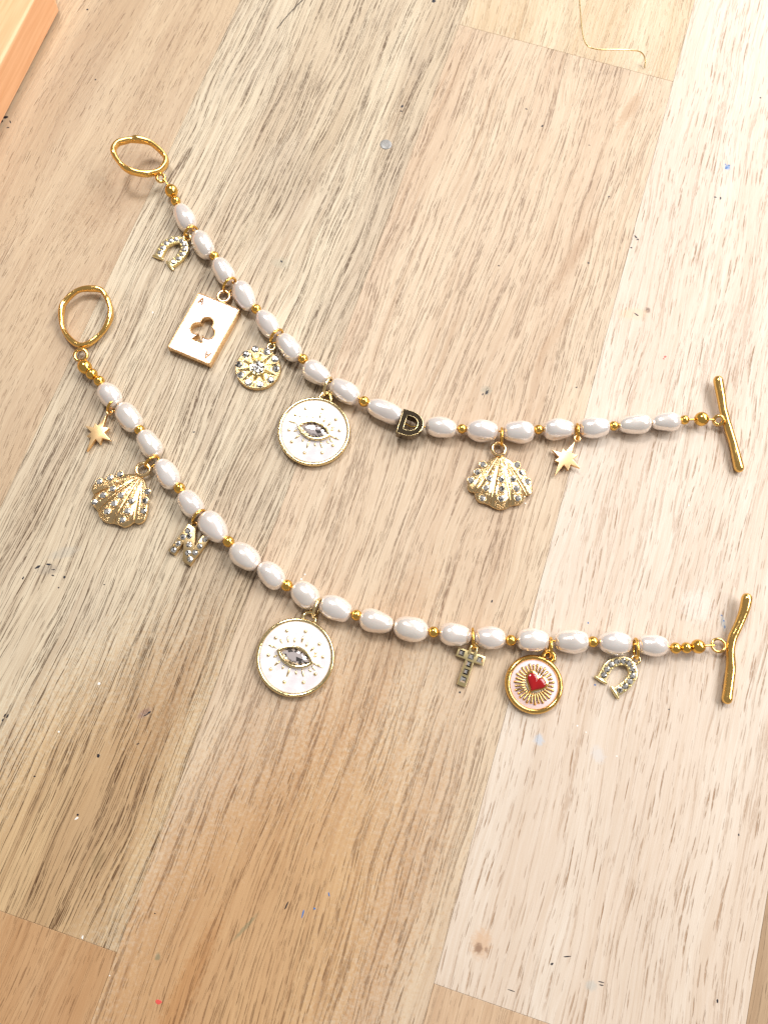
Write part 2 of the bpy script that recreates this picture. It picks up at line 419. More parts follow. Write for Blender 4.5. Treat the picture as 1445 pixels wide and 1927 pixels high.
# marker and paint flecks stuck to the board: thin irregular flakes
def fleck_mat(name, col):
    t = NT(name); t.set(Base_Color=t.mix(t.noise(t.pos_mm(), 2, 3), col, tuple(c*.7 for c in col)), Roughness=.5); return t.m
def flecks(name, mat, lst):
    bm = bmesh.new(); inv = Matrix.Rotation(GRAIN, 3, 'Z')
    for px, py, lw, lh, ang in lst:                         # px size of the mark and its angle in the picture
        k = mm_per_px(px, py); c = inv @ P(px, py); a = -math.radians(ang)+GRAIN
        n = 9; R = Matrix.Rotation(a, 3, 'Z')
        ring = []
        for i in range(n):
            f = random.uniform(.7, 1.15)
            ring.append(c + R @ Vector((lw*k/2*f*math.cos(2*PI*i/n), lh*k/2*f*math.sin(2*PI*i/n), 0)))
        top = [bm.verts.new(q+Vector((0, 0, .022))) for q in ring]; bot = [bm.verts.new(q+(q-c)*.1+Vector((0, 0, .004))) for q in ring]
        bm.faces.new(top)
        for i in range(n): bm.faces.new((bot[i], bot[(i+1) % n], top[(i+1) % n], top[i]))
    return link(name, bm, mat, table, smooth=False, kind='stuff')
flecks('ink_fleck', fleck_mat('black_ink', INK), [
    (72, 1067, 13, 5, -35), (92, 1062, 10, 4, -5), (101, 1072, 8, 2, -5), (100, 1083, 6, 3, 10), (122, 1086, 5, 5, 0), (44, 1088, 3, 6, 15), (197, 1100, 4, 2, 0), (111, 1106, 3, 3, 0),
    (10, 221, 12, 6, -8), (4, 228, 7, 6, -40), (20, 229, 7, 2, 60), (16, 240, 6, 3, -20), (165, 18, 4, 4, 0), (180, 150, 3, 4, 0),
    (281, 1341, 10, 4, -35), (274, 1346, 9, 2, -30), (10, 1346, 3, 8, 20), (15, 1347, 3, 8, 20), (6, 1355, 3, 6, 20), (260, 1400, 6, 2, -20), (186, 1422, 6, 6, 20), (147, 1533, 5, 4, 0), (66, 1461, 4, 3, 0),
    (816, 2, 8, 7, 0), (757, 200, 5, 6, 20), (755, 209, 5, 3, 0), (990, 205, 5, 3, 20), (1020, 237, 3, 6, 30), (1108, 273, 4, 2, 0), (1345, 371, 6, 3, 0), (1355, 373, 3, 6, 10), (1196, 446, 8, 3, 50), (1199, 451, 6, 3, -20), (1187, 466, 4, 3, 0),
    (1197, 592, 9, 3, 35), (1430, 184, 4, 4, 0), (1107, 495, 4, 4, 0), (530, 492, 5, 4, 30), (365, 813, 5, 3, -20), (916, 738, 4, 10, 25), (908, 742, 3, 6, 15), (1084, 729, 4, 3, 0),
    (1038, 1814, 6, 4, -30), (1067, 1800, 14, 2, -8), (962, 1864, 16, 2, 14), (1130, 1848, 12, 2, 10), (1131, 1854, 9, 2, 10), (1349, 1884, 4, 8, 5), (540, 1703, 3, 16, 22), (292, 1719, 3, 2, 0), (1389, 1571, 3, 4, 0), (925, 1132, 3, 6, 20), (865, 1303, 4, 4, 0), (1258, 1335, 3, 3, 0), (938, 500, 3, 3, 0), (1145, 370, 3, 5, 10)])
flecks('blue_fleck', fleck_mat('blue_paint', lin(70, 112, 170)), [(1366, 316, 7, 4, -40), (1371, 311, 5, 3, 0), (1364, 309, 3, 3, 0), (570, 1720, 3, 14, 10), (619, 1683, 3, 8, -20), (592, 1710, 4, 4, 0), (1357, 1158, 4, 2, 20), (1361, 1168, 3, 3, 0), (1363, 1180, 2, 6, 0), (1106, 1172, 3, 4, 0), (1119, 1289, 4, 4, 0)])
flecks('red_fleck', fleck_mat('red_paint', lin(214, 84, 74)), [(299, 1886, 11, 9, 0), (1251, 671, 5, 4, -30), (1248, 675, 3, 3, 0)])
flecks('white_fleck', fleck_mat('white_paint', (.82, .8, .76)), [(187, 1286, 5, 5, 0), (156, 1764, 4, 6, 10), (111, 1377, 4, 3, 0), (567, 1090, 4, 4, 0), (574, 1081, 3, 4, 0), (207, 1836, 3, 2, 0), (1160, 1423, 3, 3, 0), (988, 947, 3, 3, 0), (288, 588, 3, 4, 0), (145, 1540, 8, 4, -40), (1295, 951, 3, 3, 0), (1086, 1366, 3, 3, 0), (1102, 1378, 3, 3, 0)])

# ------------------------------------------------------------------ bracelets
def pearl_mesh(taper, pw, name, seed, mat):
    rnd = random.Random(seed); bm = bmesh.new(); n = 26; m = 30; rings = []
    ph = [rnd.uniform(0, 6) for _ in range(6)]
    for i in range(1, n):
        a = PI*i/n; x = -math.cos(a)
        r = math.sin(a)**pw*(1+taper*x+.022*math.sin(3.1*x+ph[0])+.012*math.sin(6*x+ph[1]))
        R_ = []
        for k in range(m):
            t = 2*PI*k/m
            rr = r*(1+.028*math.cos(2*t+ph[2]+1.2*x)+.014*math.cos(3*t+ph[3]-2*x)+.012*math.sin(5*t+ph[4]+4*x))
            R_.append(bm.verts.new((x, rr*math.cos(t)+.04*math.sin(2*x+ph[5])*math.sin(a), rr*math.sin(t))))
        rings.append(R_)
    for A, B in zip(rings, rings[1:]):
        for k in range(m): bm.faces.new((A[k], A[(k+1) % m], B[(k+1) % m], B[k]))
    for R_, x in ((rings[0], -.985), (rings[-1], .985)):       # drill hole dimple
        c = bm.verts.new((x-.04*(1 if x > 0 else -1), 0, 0))
        for k in range(m): bm.faces.new((R_[k], R_[(k+1) % m], c))
    for v in bm.verts: v.co *= MM
    bmesh.ops.recalc_face_normals(bm, faces=bm.faces)
    me = bpy.data.meshes.new(name); bm.to_mesh(me); bm.free()
    me.polygons.foreach_set('use_smooth', [True]*len(me.polygons)); me.materials.append(mat); return me
PM = {k: [pearl_mesh(tp, pw, 'pearl', 10*i+q, PEARL) for q in range(4)] for i, (k, tp, pw) in enumerate((('e', 0, .70), ('r', -.11, .68), ('l', .11, .68), ('b', .02, .56)))}
PM['c'] = [pearl_mesh(.03, .78, 'pearl', 77, PEARL_CREAM)]
def ball_mesh(name, mat, hole=.3):
    bm = bmesh.new(); prof = [(hole, -.93)]+[(math.sin(PI*(i/14)), -math.cos(PI*i/14)) for i in range(2, 13)]+[(hole, .93), (hole, .5), (0, .5)]
    prof = [(0, -.5), (hole, -.5)]+prof
    lathe(bm, prof, 20)
    for v in bm.verts: v.co = Vector((v.co.z, v.co.x, v.co.y))*MM
    bmesh.ops.recalc_face_normals(bm, faces=bm.faces)
    me = bpy.data.meshes.new(name); bm.to_mesh(me); bm.free()
    me.polygons.foreach_set('use_smooth', [True]*len(me.polygons)); me.materials.append(mat); return me
BEAD = ball_mesh('gold_bead', GOLD)
ZS = 2.25                                                    # height of the string
def half_len(px, py, dx, dy, L, z):
    """real half length of something L px long along picture direction (dx, dy)"""
    k = mm_per_px(px, py, z)
    v = Vector((px-PW/2, py-PH/2)); d = Vector((dx, dy)).normalized()
    cphi = F/math.sqrt(F*F+v.length_squared)
    c = abs(v.normalized().dot(d)) if v.length > 1 else 0
    return L*k/2*math.sqrt((c*cphi)**2+(1-c*c))
def world_dir(px, py, dx, dy, z):
    return (P(px+dx*5, py+dy*5, z)-P(px-dx*5, py-dy*5, z)).normalized()
def add_pearl(root, base, px, py, dx, dy, L, W, shape='e', z=ZS):
    n = math.hypot(dx, dy); dx, dy = dx/n, dy/n
    b = half_len(px, py, -dy, dx, W, z)*1.0
    ax = world_dir(px, py, dx, dy, z); rv = ray(px, py).normalized()
    ca = abs(ax.dot(rv)); sa = math.sqrt(1-ca*ca)
    l = half_len(px, py, dx, dy, L, z)
    a = math.sqrt(max(l*l-(b*ca)**2, (b*.9)**2))/sa
    c = P(px, py, z)-base
    me = random.choice(PM[shape])
    o = inst('pearl', me, root, c, (random.uniform(0, 6), random.uniform(-.03, .03), math.atan2(ax.y, ax.x)), (a, b*random.uniform(.97, 1.0), b))
    o.rotation_euler = (Matrix.Rotation(math.atan2(ax.y, ax.x), 3, 'Z') @ Matrix.Rotation(random.uniform(0, 6), 3, 'X')).to_euler()
    return o
def add_bead(root, base, px, py, r_px, d, z=ZS, sx=1.0, mesh=None):
    r = r_px*mm_per_px(px, py, z)
    ax = world_dir(px, py, d[0], d[1], z)
    inst('gold_bead', mesh or BEAD, root, P(px, py, z)-base, (0, 0, math.atan2(ax.y, ax.x)), (r*sx, r, r))
def strand(root, base, pts, r=.22):
    bm = bmesh.new(); tube(bm, [P(x, y, z)-base for x, y, z in pts], r, 6)
    link('beading_wire', bm, GOLD, root)

# ---- upper bracelet
PU = [(348.2, 410.6, .45, .89, 57, 39, 'e'), (382.4, 460.4, .5, .87, 58, 39, 'e'), (421, 511, .5, .87, 56, 39, 'e'), (460.2, 557.7, .45, .89, 59, 39, 'r'),
      (503.8, 610, .55, .84, 58, 39, 'e'), (544.3, 654, .6, .8, 58, 40, 'e'), (596.6, 702.5, .78, .62, 58, 42, 'r'), (648.6, 736.9, .82, .57, 60, 41, 'b'),
      (724.9, 774.4, .93, .37, 71, 41, 'e'), (829.9, 804.2, .97, .2, 60, 40, 'e'), (907, 810.6, .99, .1, 61, 42, 'e'), (975.3, 813, 1, .02, 58, 43, 'b'),
      (1050.6, 808.2, 1, -.05, 59, 41, 'r'), (1117.5, 804.6, 1, -.04, 57, 41, 'b'), (1193.1, 798.6, .98, -.1, 63, 39, 'l'), (1252, 794.3, .99, -.06, 56, 37, 'l')]
BU = [(403.8, 482.2, 9, (.5, .87)), (482.4, 581.6, 9.6, (.5, .87)), (570.3, 675.4, 9.6, (.7, .7)), (685, 755.5, 10.3, (.85, .52)), (869, 807, 9.2, (1, .08)),
      (1013, 808.2, 9.2, (1, -.02)), (1154.4, 801.5, 9.2, (1, -.05)), (1287, 790.3, 9, (1, -.06)), (331, 378.4, 9.2, (.45, .9))]
base = P(724.9, 774.4)
br1 = thing('charm_bracelet', 'upper pearl bracelet with gold D letter bead and playing card charm', 'bracelet', base, 0, 'pearl charm bracelets')
for a in PU: add_pearl(br1, base, *a)
for a in BU: add_bead(br1, base, *a)
# crimp covers at both ends
add_bead(br1, base, 323, 359.5, 12.2, (.4, .9), sx=1.05); add_bead(br1, base, 1319.2, 788.6, 13.6, (1, -.05), sx=.98)
strand(br1, base, [(309, 336, 3.0), (318, 350, 2.4), (331, 378, ZS)]+[(a[0], a[1], ZS) for a in PU[:9]]+[(773, 803, ZS)]+[(a[0], a[1], ZS) for a in PU[9:]]+[(1287, 790.3, ZS), (1319, 788.6, ZS), (1342, 790, 2.6)])
# ring clasp, lifted off the table at its far end
def ring(root, base, K, pts, zf, r, flat=1.25):
    px = [K(x, y) for x, y in pts]
    c = [P(x, y, zf(x, y))-base for x, y in px]
    path = catmull(c, 7, True); rnd = random.Random(3)
    ph = [rnd.uniform(0, 6) for _ in range(3)]; N = len(path)
    rr = [r*(1+.09*math.sin(2*PI*i/N*4+ph[0])+.06*math.sin(2*PI*i/N*7+ph[1])) for i in range(N)]
    bm = bmesh.new(); tube(bm, path, rr, 14, True, flat)
    return link('ring_clasp', bm, CLASP, root)
R1 = [(165, 245), (205, 188), (285, 166), (330, 158), (375, 155), (480, 178), (560, 232), (625, 300), (640, 355), (612, 412), (555, 452), (470, 468), (375, 458), (285, 425), (218, 365), (178, 305)]
z1 = lambda x, y: 2.6+5.2*max(0, min(1, (316-x)/100))
ring(br1, base, K1, R1, z1, .68, 1.45)
bm = bmesh.new(); q = P(*K1(592, 505), 2.7)-base; torus(bm, q.x, q.y, q.z, .95, .40, 24, 10, (.15, -.35, 1)); link('clasp_loop', bm, CLASP, br1)
# toggle bar
def toggle(root, base, pts, r, z):
    c = [P(x, y, zz)-base for x, y, zz in pts]; path = catmull(c, 8)
    N = len(path); rr = [r*(1.04-.18*math.sin(PI*i/(N-1))+.03*math.sin(i*.33)) for i in range(N)]
    bm = bmesh.new(); tube(bm, path, rr, 14, False, .95)
    return link('toggle_bar', bm, CLASP, root)
toggle(br1, base, [(1350.7, 716, 2.2), (1356, 745, 2.0), (1360.2, 771, 1.8), (1368.6, 802, 1.6), (1378.1, 833, 1.3), (1384.5, 858, 1.2), (1389.5, 880, 1.1)], 1.12, 1.5)
bm = bmesh.new(); q = P(1351, 791, 2.3)-base; torus(bm, q.x, q.y, q.z, 1.0, .40, 24, 10, (-.35, -.5, .8)); link('toggle_loop', bm, CLASP, br1)
# letter D bead threaded on the wire
dpx = K3(1168, 668); dc = P(*dpx, 2.6)
dup = world_dir(*dpx, 65, -205, 2.6)
def Dloop(w_, h_, x0=0, y0=0, n=14):
    r = h_/2
    L = [(x0, y0-r), (x0+w_*.38, y0-r)]
    for i in range(1, n): a = -PI/2+PI*i/n; L.append((x0+w_*.38+(w_*.62)*math.cos(a), y0+r*math.sin(a)))
    return L+[(x0+w_*.38, y0+r), (x0, y0+r)]
bm = bmesh.new()
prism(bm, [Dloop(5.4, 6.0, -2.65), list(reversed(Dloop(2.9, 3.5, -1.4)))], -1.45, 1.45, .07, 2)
o = link('letter_bead', bm, CHAMP_REFL, br1, label='gold letter D bead threaded between two pearls'); sharp(o, 22)
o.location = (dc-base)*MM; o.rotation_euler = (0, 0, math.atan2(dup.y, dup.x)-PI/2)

def lp(L, z): return [Vector((x, y, z)) for x, y in L]
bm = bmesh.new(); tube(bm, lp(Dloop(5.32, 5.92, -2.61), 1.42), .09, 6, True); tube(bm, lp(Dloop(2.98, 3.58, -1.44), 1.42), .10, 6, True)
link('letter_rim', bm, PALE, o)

# ---- lower bracelet
PL = [(207, 744, .6, .8, 52, 41, 'e'), (243.1, 785.3, .58, .81, 60, 43, 'e'), (282.6, 836.2, .55, .84, 58, 43, 'e'), (314.8, 892.2, .52, .85, 61, 44, 'e'),
      (359.4, 948.3, .6, .8, 57, 44, 'e'), (402, 991.9, .62, .78, 65, 46, 'r'), (460.9, 1047.1, .76, .65, 64, 46, 'e'), (510.7, 1082.6, .72, .69, 59, 46, 'e'),
      (574.3, 1119.5, .8, .6, 57, 47, 'e'), (631.4, 1145, .92, .38, 61, 46, 'b'), (708.2, 1169.2, .95, .3, 65, 46, 'r'), (773.1, 1183.7, .97, .22, 66, 47, 'e'),
      (856.2, 1194, .98, .14, 61, 44, 'r'), (921.6, 1200.3, .98, .1, 59, 44, 'c'), (1002, 1205, 1, .04, 60, 45, 'b'), (1074.7, 1207.1, 1, .03, 64, 46, 'b'),
      (1156.7, 1210.2, 1, .04, 64, 45, 'e'), (1227.1, 1214.2, 1, .06, 58, 42, 'b')]
BL = [(263.5, 809.2, 10, (.58, .8)), (338.2, 918.6, 11, (.58, .8)), (430.6, 1019.5, 11, (.7, .7)), (540, 1101.8, 11.3, (.8, .6)), (670.6, 1157.6, 10.5, (.95, .3)),
      (815.7, 1189.3, 10.5, (.98, .15)), (961.1, 1205, 10.5, (1, .05)), (1115.1, 1207.7, 10.5, (1, .03)), (1270.5, 1219.5, 10.7, (1, .0)), (1290.8, 1219, 10.5, (1, -.05)),
      (173.4, 704, 11, (.65, .75)), (187.4, 717, 10.2, (.7, .7))]
base = P(708.2, 1169.2)
br2 = thing('charm_bracelet', 'lower pearl bracelet with letter N, cross and red heart charms', 'bracelet', base, 0, 'pearl charm bracelets')
for a in PL: add_pearl(br2, base, *a)
for a in BL: add_bead(br2, base, *a)
add_bead(br2, base, 160.3, 690.5, 13, (.6, .8), sx=1.15); add_bead(br2, base, 1312.7, 1216.5, 13.6, (1, -.05), sx=1.0)
strand(br2, base, [(153, 676, 2.0), (160.3, 690.5, ZS), (173, 704, ZS), (187, 717, ZS)]+[(a[0], a[1], ZS) for a in PL]+[(1270.5, 1219.5, ZS), (1312, 1216.5, ZS), (1343, 1214, 2.0)])
R2 = [(205, 300), (240, 245), (290, 192), (370, 140), (470, 124), (590, 138), (645, 205), (672, 265), (690, 345), (680, 430), (625, 540), (545, 625), (450, 688), (360, 690), (275, 625), (210, 520), (193, 400)]
ring(br2, base, K6, R2, lambda x, y: 1.2+1.0*max(0, min(1, (640-y)/110)), .66, 1.3)
bm = bmesh.new(); q = P(*K6(390, 792), 1.6)-base; torus(bm, q.x, q.y, q.z, 1.42, .40, 28, 10, (0, -.1, 1)); link('clasp_loop', bm, CLASP, br2)
toggle(br2, base, [(1404.5, 1126, 2.6), (1399.3, 1149.5, 2.3), (1388.8, 1176, 2.0), (1377.5, 1200.9, 1.7), (1373.6, 1223.7, 1.5), (1374.6, 1252, 1.4), (1371.7, 1280.8, 1.3), (1367, 1315, 1.2)], 1.12, 1.5)
bm = bmesh.new(); q = P(1350.8, 1214.5, 1.6)-base; torus(bm, q.x, q.y, q.z, 1.38, .30, 28, 10, (-.1, 0, 1)); link('toggle_loop', bm, CLASP, br2)

# ------------------------------------------------------------------ charms
class Frame:
    """a charm's own frame on the table: origin and up direction measured in the picture"""
    def __init__(s, o, up, z):
        s.z = z; s.o = P(*o, z); u = P(*up, z)-s.o
        s.rz = math.atan2(u.y, u.x)-PI/2
        s.inv = Matrix.Rotation(-s.rz, 3, 'Z')
    def __call__(s, px, py, z=None):
        q = s.inv @ (P(px, py, s.z if z is None else z)-s.o); return (q.x, q.y)
def charm(name, label, fr, group=None, lift=0.0, tilt=0.0, roll=0.0):
    o = thing(name, label, 'charm', (fr.o.x, fr.o.y, lift), fr.rz, group, tilt, roll); return o
def copy_charm(src, name, label, fr, lift=0.0, tilt=0.0, roll=0.0):
    r = charm(name, label, fr, src.get('group'), lift, tilt, roll)
    for ch in list(src.children):
        c = ch.copy(); COL.objects.link(c); c.parent = r
        for g in ch.children:
            d = g.copy(); COL.objects.link(d); d.parent = c
    return r
def bail(root, x, y, z, R, r, mat, normal=None):
    bm = bmesh.new(); torus(bm, x, y, z, R, r, 26, 9, normal); link('bail', bm, mat, root)
def jump_ring(root, fr, s_px, b_px, mat, r=.30, lift=0.0, zc=2.2, extra=.45):
    """wire ring standing round the string at s_px and through the bail hole at b_px"""
    a, b = P(*s_px, ZS), P(*b_px, 1.6)
    d = Vector((b.x-a.x, b.y-a.y, 0)); R = max(d.length/2+extra, 1.5)
    c = (a+b)/2; c.z = max(R+r+.05, zc)
    M = Matrix.Rotation(fr.rz, 3, 'Z')
    n = Vector((-d.y, d.x, 0)).normalized(); n = (n+Vector((0, 0, .12))).normalized()
    c2 = Vector((c.x, c.y, c.z))*MM
    bm = bmesh.new(); torus(bm, 0, 0, 0, R, r, 32, 9, n)
    o = link('jump_ring', bm, mat, None)
    o.location = c2
    bpy.context.view_layer.update()
    o.parent = root; o.matrix_parent_inverse = root.matrix_world.inverted()
    return o

# --- evil eye
E2 = Frame(K8(703, 1112), K8(812, 800), 1.6)
def make_eye(fr, label):
    t = charm('evil_eye_charm', label, fr, 'evil eye charms')
    R = 8.25
    bm = bmesh.new()
    lathe(bm, [(0, 0), (R-.25, 0), (R, .2), (R+.02, 1.2), (R-.04, 1.55), (R-.25, 1.72), (R-.62, 1.70), (R-.74, 1.4), (R-.78, 1.2), (0, 1.2)], 72); link('body', bm, PALE, t)
    bm = bmesh.new(); lathe(bm, [(0, 1.25), (R-.74, 1.25), (R-.76, 1.45), (R-.95, 1.5), (0, 1.52)], 64); link('enamel', bm, SHELLWHITE, t)
    a, b = 4.15, 2.25
    def lens(a_, b_, n=18):
        k = (a_*a_+b_*b_)/(2*b_); h = k-b_; th = math.asin(a_/k); L = []
        for i in range(n): L.append((k*math.sin(-th+2*th*i/n), h*0-(k*math.cos(-th+2*th*i/n)-h)))
        for i in range(n): L.append((-k*math.sin(-th+2*th*i/n), (k*math.cos(-th+2*th*i/n)-h)))
        return L
    ea = -.02
    rot = lambda L: [(x*math.cos(ea)-y*math.sin(ea), x*math.sin(ea)+y*math.cos(ea)) for x, y in L]
    bm = bmesh.new(); prism(bm, [rot(lens(a, b)), list(reversed(rot(lens(a-.74, b-.58))))], 1.3, 2.35, .16, 2); lid = sharp(link('eyelid', bm, PALE, t), 28)
    # marquise stone
    bm = bmesh.new(); G = rot(lens(a-.72, b-.56, 8)); T = [(x*.58, y*.52) for x, y in G]; Mm = []
    for i in range(16):
        x, y = [(G[i][j]+G[(i+1) % 16][j])/2 for j in (0, 1)]; Mm.append((x*.82, y*.8))
    gv = [bm.verts.new((x, y, 1.75)) for x, y in G]; tv = [bm.verts.new((x, y, 2.35)) for x, y in T]; mv = [bm.verts.new((x, y, 2.12)) for x, y in Mm]
    cv = bm.verts.new((.25, .1, 2.40))
    for i in range(16):
        j = (i+1) % 16
        bm.faces.new((gv[i], gv[j], mv[i])); bm.faces.new((gv[i], mv[i], tv[i])); bm.faces.new((gv[j], tv[j], mv[i])); bm.faces.new((tv[i], mv[i], tv[j])); bm.faces.new((tv[i], tv[j], cv))
    link('marquise_stone', bm, EYEGEM, lid, smooth=False)
    # lashes and dots, measured on the lower charm
    f = lambda x, y: Vector((*E2(*K8(x, y)), 1.5))
    bm = bmesh.new()
    for a_, b_ in (((640, 940), (645, 985)), ((775, 935), (757, 985)), ((868, 1028), (832, 1062)), ((862, 1170), (935, 1200)), ((762, 1220), (772, 1275)), ((660, 1205), (632, 1275)),
                   ((572, 1148), (530, 1182)), ((545, 1032), (482, 1012)), ((820, 1215), (835, 1235)), ((700, 955), (696, 985)), ((578, 965), (592, 992)), ((808, 995), (795, 1022)), ((885, 1102), (862, 1106)),
                   ((708, 1232), (712, 1258)), ((605, 1188), (594, 1212)), ((545, 1100), (522, 1112)), ((848, 1190), (868, 1222)), ((885, 1075), (868, 1085))):
        tube(bm, [f(*a_), (f(*a_)+f(*b_))/2+Vector((0, 0, .1)), f(*b_)], [.15, .22, .15], 6)
    link('eyelash', bm, PALE, t, kind='stuff')
    bm = bmesh.new()
    for x, y in ((632, 890), (790, 895), (908, 1003), (938, 1112), (873, 1258), (772, 1328), (610, 1325), (495, 1215), (475, 1097), (537, 950)):
        q = f(x, y); ball(bm, q.x, q.y, 1.5, .37, .9, 10)
    link('dot', bm, PALE, t, kind='stuff')
    bm = bmesh.new(); tube(bm, [Vector((x, y, .9)) for x, y in ((-1.25, R-.5), (-1.35, R+.5), (-.95, R+1.45), (0, R+1.8), (.95, R+1.45), (1.35, R+.5), (1.25, R-.5))], .42, 9); link('bail', bm, PALE, t)
    return t
eye2 = make_eye(E2, 'larger looking evil eye medallion on the lower bracelet, bottom centre left of the cross')
eye2['label'] = 'round white evil eye charm on the lower bracelet, between letter N and cross'
jump_ring(eye2, E2, K8(912, 640), K8(866, 762), PALE)
E1 = Frame(K3(417, 706), K3(517, 418), 1.6)
eye1 = copy_charm(eye2, 'evil_eye_charm', 'round white evil eye charm on the upper bracelet, beside the sun medallion', E1, .15, math.radians(2))
for c in list(eye1.children):
    if c.name.startswith('jump_ring'): bpy.data.objects.remove(c)
jump_ring(eye1, E1, K3(548, 318), K3(505, 425), PALE)

# --- playing card
FC = Frame(K2(450, 580), K2(590, 330), 1.9)
card = charm('playing_card_charm', 'white enamel ace of clubs playing card charm with cut out club', FC)
cw = [FC(*K2(*p)) for p in ((125, 730), (510, 915), (775, 385), (400, 245))]
hw = (abs(cw[1][0]-cw[0][0])+abs(cw[2][0]-cw[3][0]))/4; hh = (abs(cw[3][1]-cw[0][1])+abs(cw[2][1]-cw[1][1]))/4
ccx = sum(c[0] for c in cw)/4; ccy = sum(c[1] for c in cw)/4
def rrect(hx, hy, r, cx=0, cy=0, n=4):
    L = []
    for sx, sy, a0 in ((1, -1, -PI/2), (1, 1, 0), (-1, 1, PI/2), (-1, -1, PI)):
        for i in range(n+1): a = a0+PI/2*i/n; L.append((cx+sx*(hx-r)+r*math.cos(a), cy+sy*(hy-r)+r*math.sin(a)))
    return L
def club(s, grow=0.0, n=90):
    L = []; r = .52*s+grow
    cs = ((0, .55*s), (-.55*s, -.18*s), (.55*s, -.18*s))
    for i in range(n):
        a = 2*PI*i/n+.01; d = (math.cos(a), math.sin(a)); best = .25*s
        for cx, cy in cs:
            b = d[0]*cx+d[1]*cy; q = b*b-(cx*cx+cy*cy-r*r)
            if q > 0 and b+math.sqrt(q) > best: best = b+math.sqrt(q)
        if d[1] < 0:                               # flared stem
            yb = -1.22*s-grow; t_ = yb/d[1]; xx = d[0]*t_
            if abs(xx) < .46*s+grow: best = max(best if abs(xx) > .46*s else 0, t_)
            else:
                # side of the stem from (0.12, -0.45) to (0.46, -1.22)
                pass
        L.append((d[0]*best, d[1]*best))
    return L
def club2(s, grow=0.0):
    """outline walked lobe by lobe: right lobe, top lobe, left lobe, flared stem"""
    r = .52*s+grow; L = []
    def arc(cx, cy, a0, a1, n=16):
        for i in range(n+1): a = math.radians(a0+(a1-a0)*i/n); L.append((cx+r*math.cos(a), cy+r*math.sin(a)))
    g = grow
    L += [(.50*s+g, -1.25*s-g), (.16*s+g, -.62*s)]
    arc(.56*s, -.20*s, -128, 62); arc(0, .62*s, -18, 198); arc(-.56*s, -.20*s, 118, 308)
    L += [(-.16*s-g, -.62*s), (-.50*s-g, -1.25*s-g)]
    return L
cs_ = 2.75; cx0, cy0 = FC(*K2(452, 572))
off = lambda L: [(x+cx0, y+cy0) for x, y in L]
bm = bmesh.new(); prism(bm, [rrect(hw, hh, .35, ccx, ccy), list(reversed(off(club2(cs_))))], 0, 1.85, .12, 2); sharp(link('card_body', bm, COPPER, card), 28)
bm = bmesh.new(); prism(bm, [rrect(hw-.34, hh-.34, .25, ccx, ccy), list(reversed(off(club2(cs_, .30))))], 1.5, 1.89, .03, 1); sharp(link('enamel', bm, WHITE, card), 28)
RIMC = metal('brushed_rose_gold', (.72, .44, .22), .4, 0)
bm = bmesh.new(); tube(bm, [Vector((x, y, 1.88)) for x, y in off(club2(cs_, .12))], .15, 6, True); link('club_rim', bm, RIMC, card)
bm = bmesh.new(); tube(bm, [Vector((x, y, 1.84)) for x, y in rrect(hw-.17, hh-.17, .3, ccx, ccy)], .15, 6, True); link('card_rim', bm, RIMC, card)
def letterA(bm, cx, cy, h, a, z):
    w_ = h*.8; st = h*.17
    for L in ([(-w_/2, -h/2), (-w_/2+st, -h/2), (st/2, h/2), (-st/2, h/2)], [(w_/2-st, -h/2), (w_/2, -h/2), (st/2+.001, h/2-.001), (.01, h*.38)], [(-w_*.25, -h*.2), (w_*.25, -h*.2), (w_*.21, -h*.06), (-w_*.21, -h*.06)]):
        z += .006
        prism(bm, [[(cx+x*math.cos(a)-y*math.sin(a), cy+x*math.sin(a)+y*math.cos(a)) for x, y in L]], z-.1, z)
bm = bmesh.new()
ax_, ay_ = FC(*K2(432, 318)); letterA(bm, ax_, ay_, 1.8, 0, 2.0)
ax_, ay_ = FC(*K2(482, 812)); letterA(bm, ax_, ay_, 1.8, PI, 2.0)
link('ace_letter', bm, metal('dark_rose_gold', (.36, .18, .07), .55, 0), card, smooth=False)
bx, by = FC(*K2(628, 262)); bail(card, bx, by, 1.0, 1.42, .48, COPPER)
jump_ring(card, FC, K2(725, 140), K2(650, 225), GOLD)

# --- sun medallion
SUNG = metal('sun_gold', (1.0, .84, .50), .2, .0, .9)
FIELD = metal('matte_sun_gold', (.84, .62, .32), .40, .06, 1.6)
FS = Frame(K2(940, 922), K2(1062, 745), 1.5)
sun = charm('sun_medallion_charm', 'small round gold sun medallion charm set with clear rhinestones', FS)
SR = 5.75; SR = math.hypot(*[a for a in FS(*K2(1150, 930))])*.98
bm = bmesh.new(); lathe(bm, [(0, 0), (SR-.1, 0), (SR, .15), (SR, 1.0), (SR-.2, 1.2), (SR-.35, 1.15), (0, 1.12)], 60)
sunb = link('body', bm, FIELD, sun)
SUN_PX = ((915, 750), (1020, 772), (1095, 840), (1105, 930), (1055, 1030), (960, 1070), (855, 1050), (785, 985), (770, 890), (830, 800))
sa = sorted(math.atan2(*reversed(FS(*K2(x, y)))) for x, y in SUN_PX)
bm = bmesh.new()
for k in range(10):
    a = (sa[k]+(sa[k+1] if k < 9 else sa[0]+2*PI))/2; d = Vector((math.cos(a), math.sin(a), 0)); s = Vector((-d.y, d.x, 0))
    b0 = d*SR*.31; tip = d*SR*.95
    v = [bm.verts.new(b0+s*SR*.115+Vector((0, 0, 1.1))), bm.verts.new(b0-s*SR*.115+Vector((0, 0, 1.1))), bm.verts.new(tip+Vector((0, 0, 1.42))), bm.verts.new(b0+Vector((0, 0, 2.1)))]
    bm.faces.new((v[0], v[3], v[2])); bm.faces.new((v[3], v[1], v[2])); bm.faces.new((v[0], v[1], v[3]))
link('sun_ray', bm, SUNG, sun, smooth=False, kind='stuff')
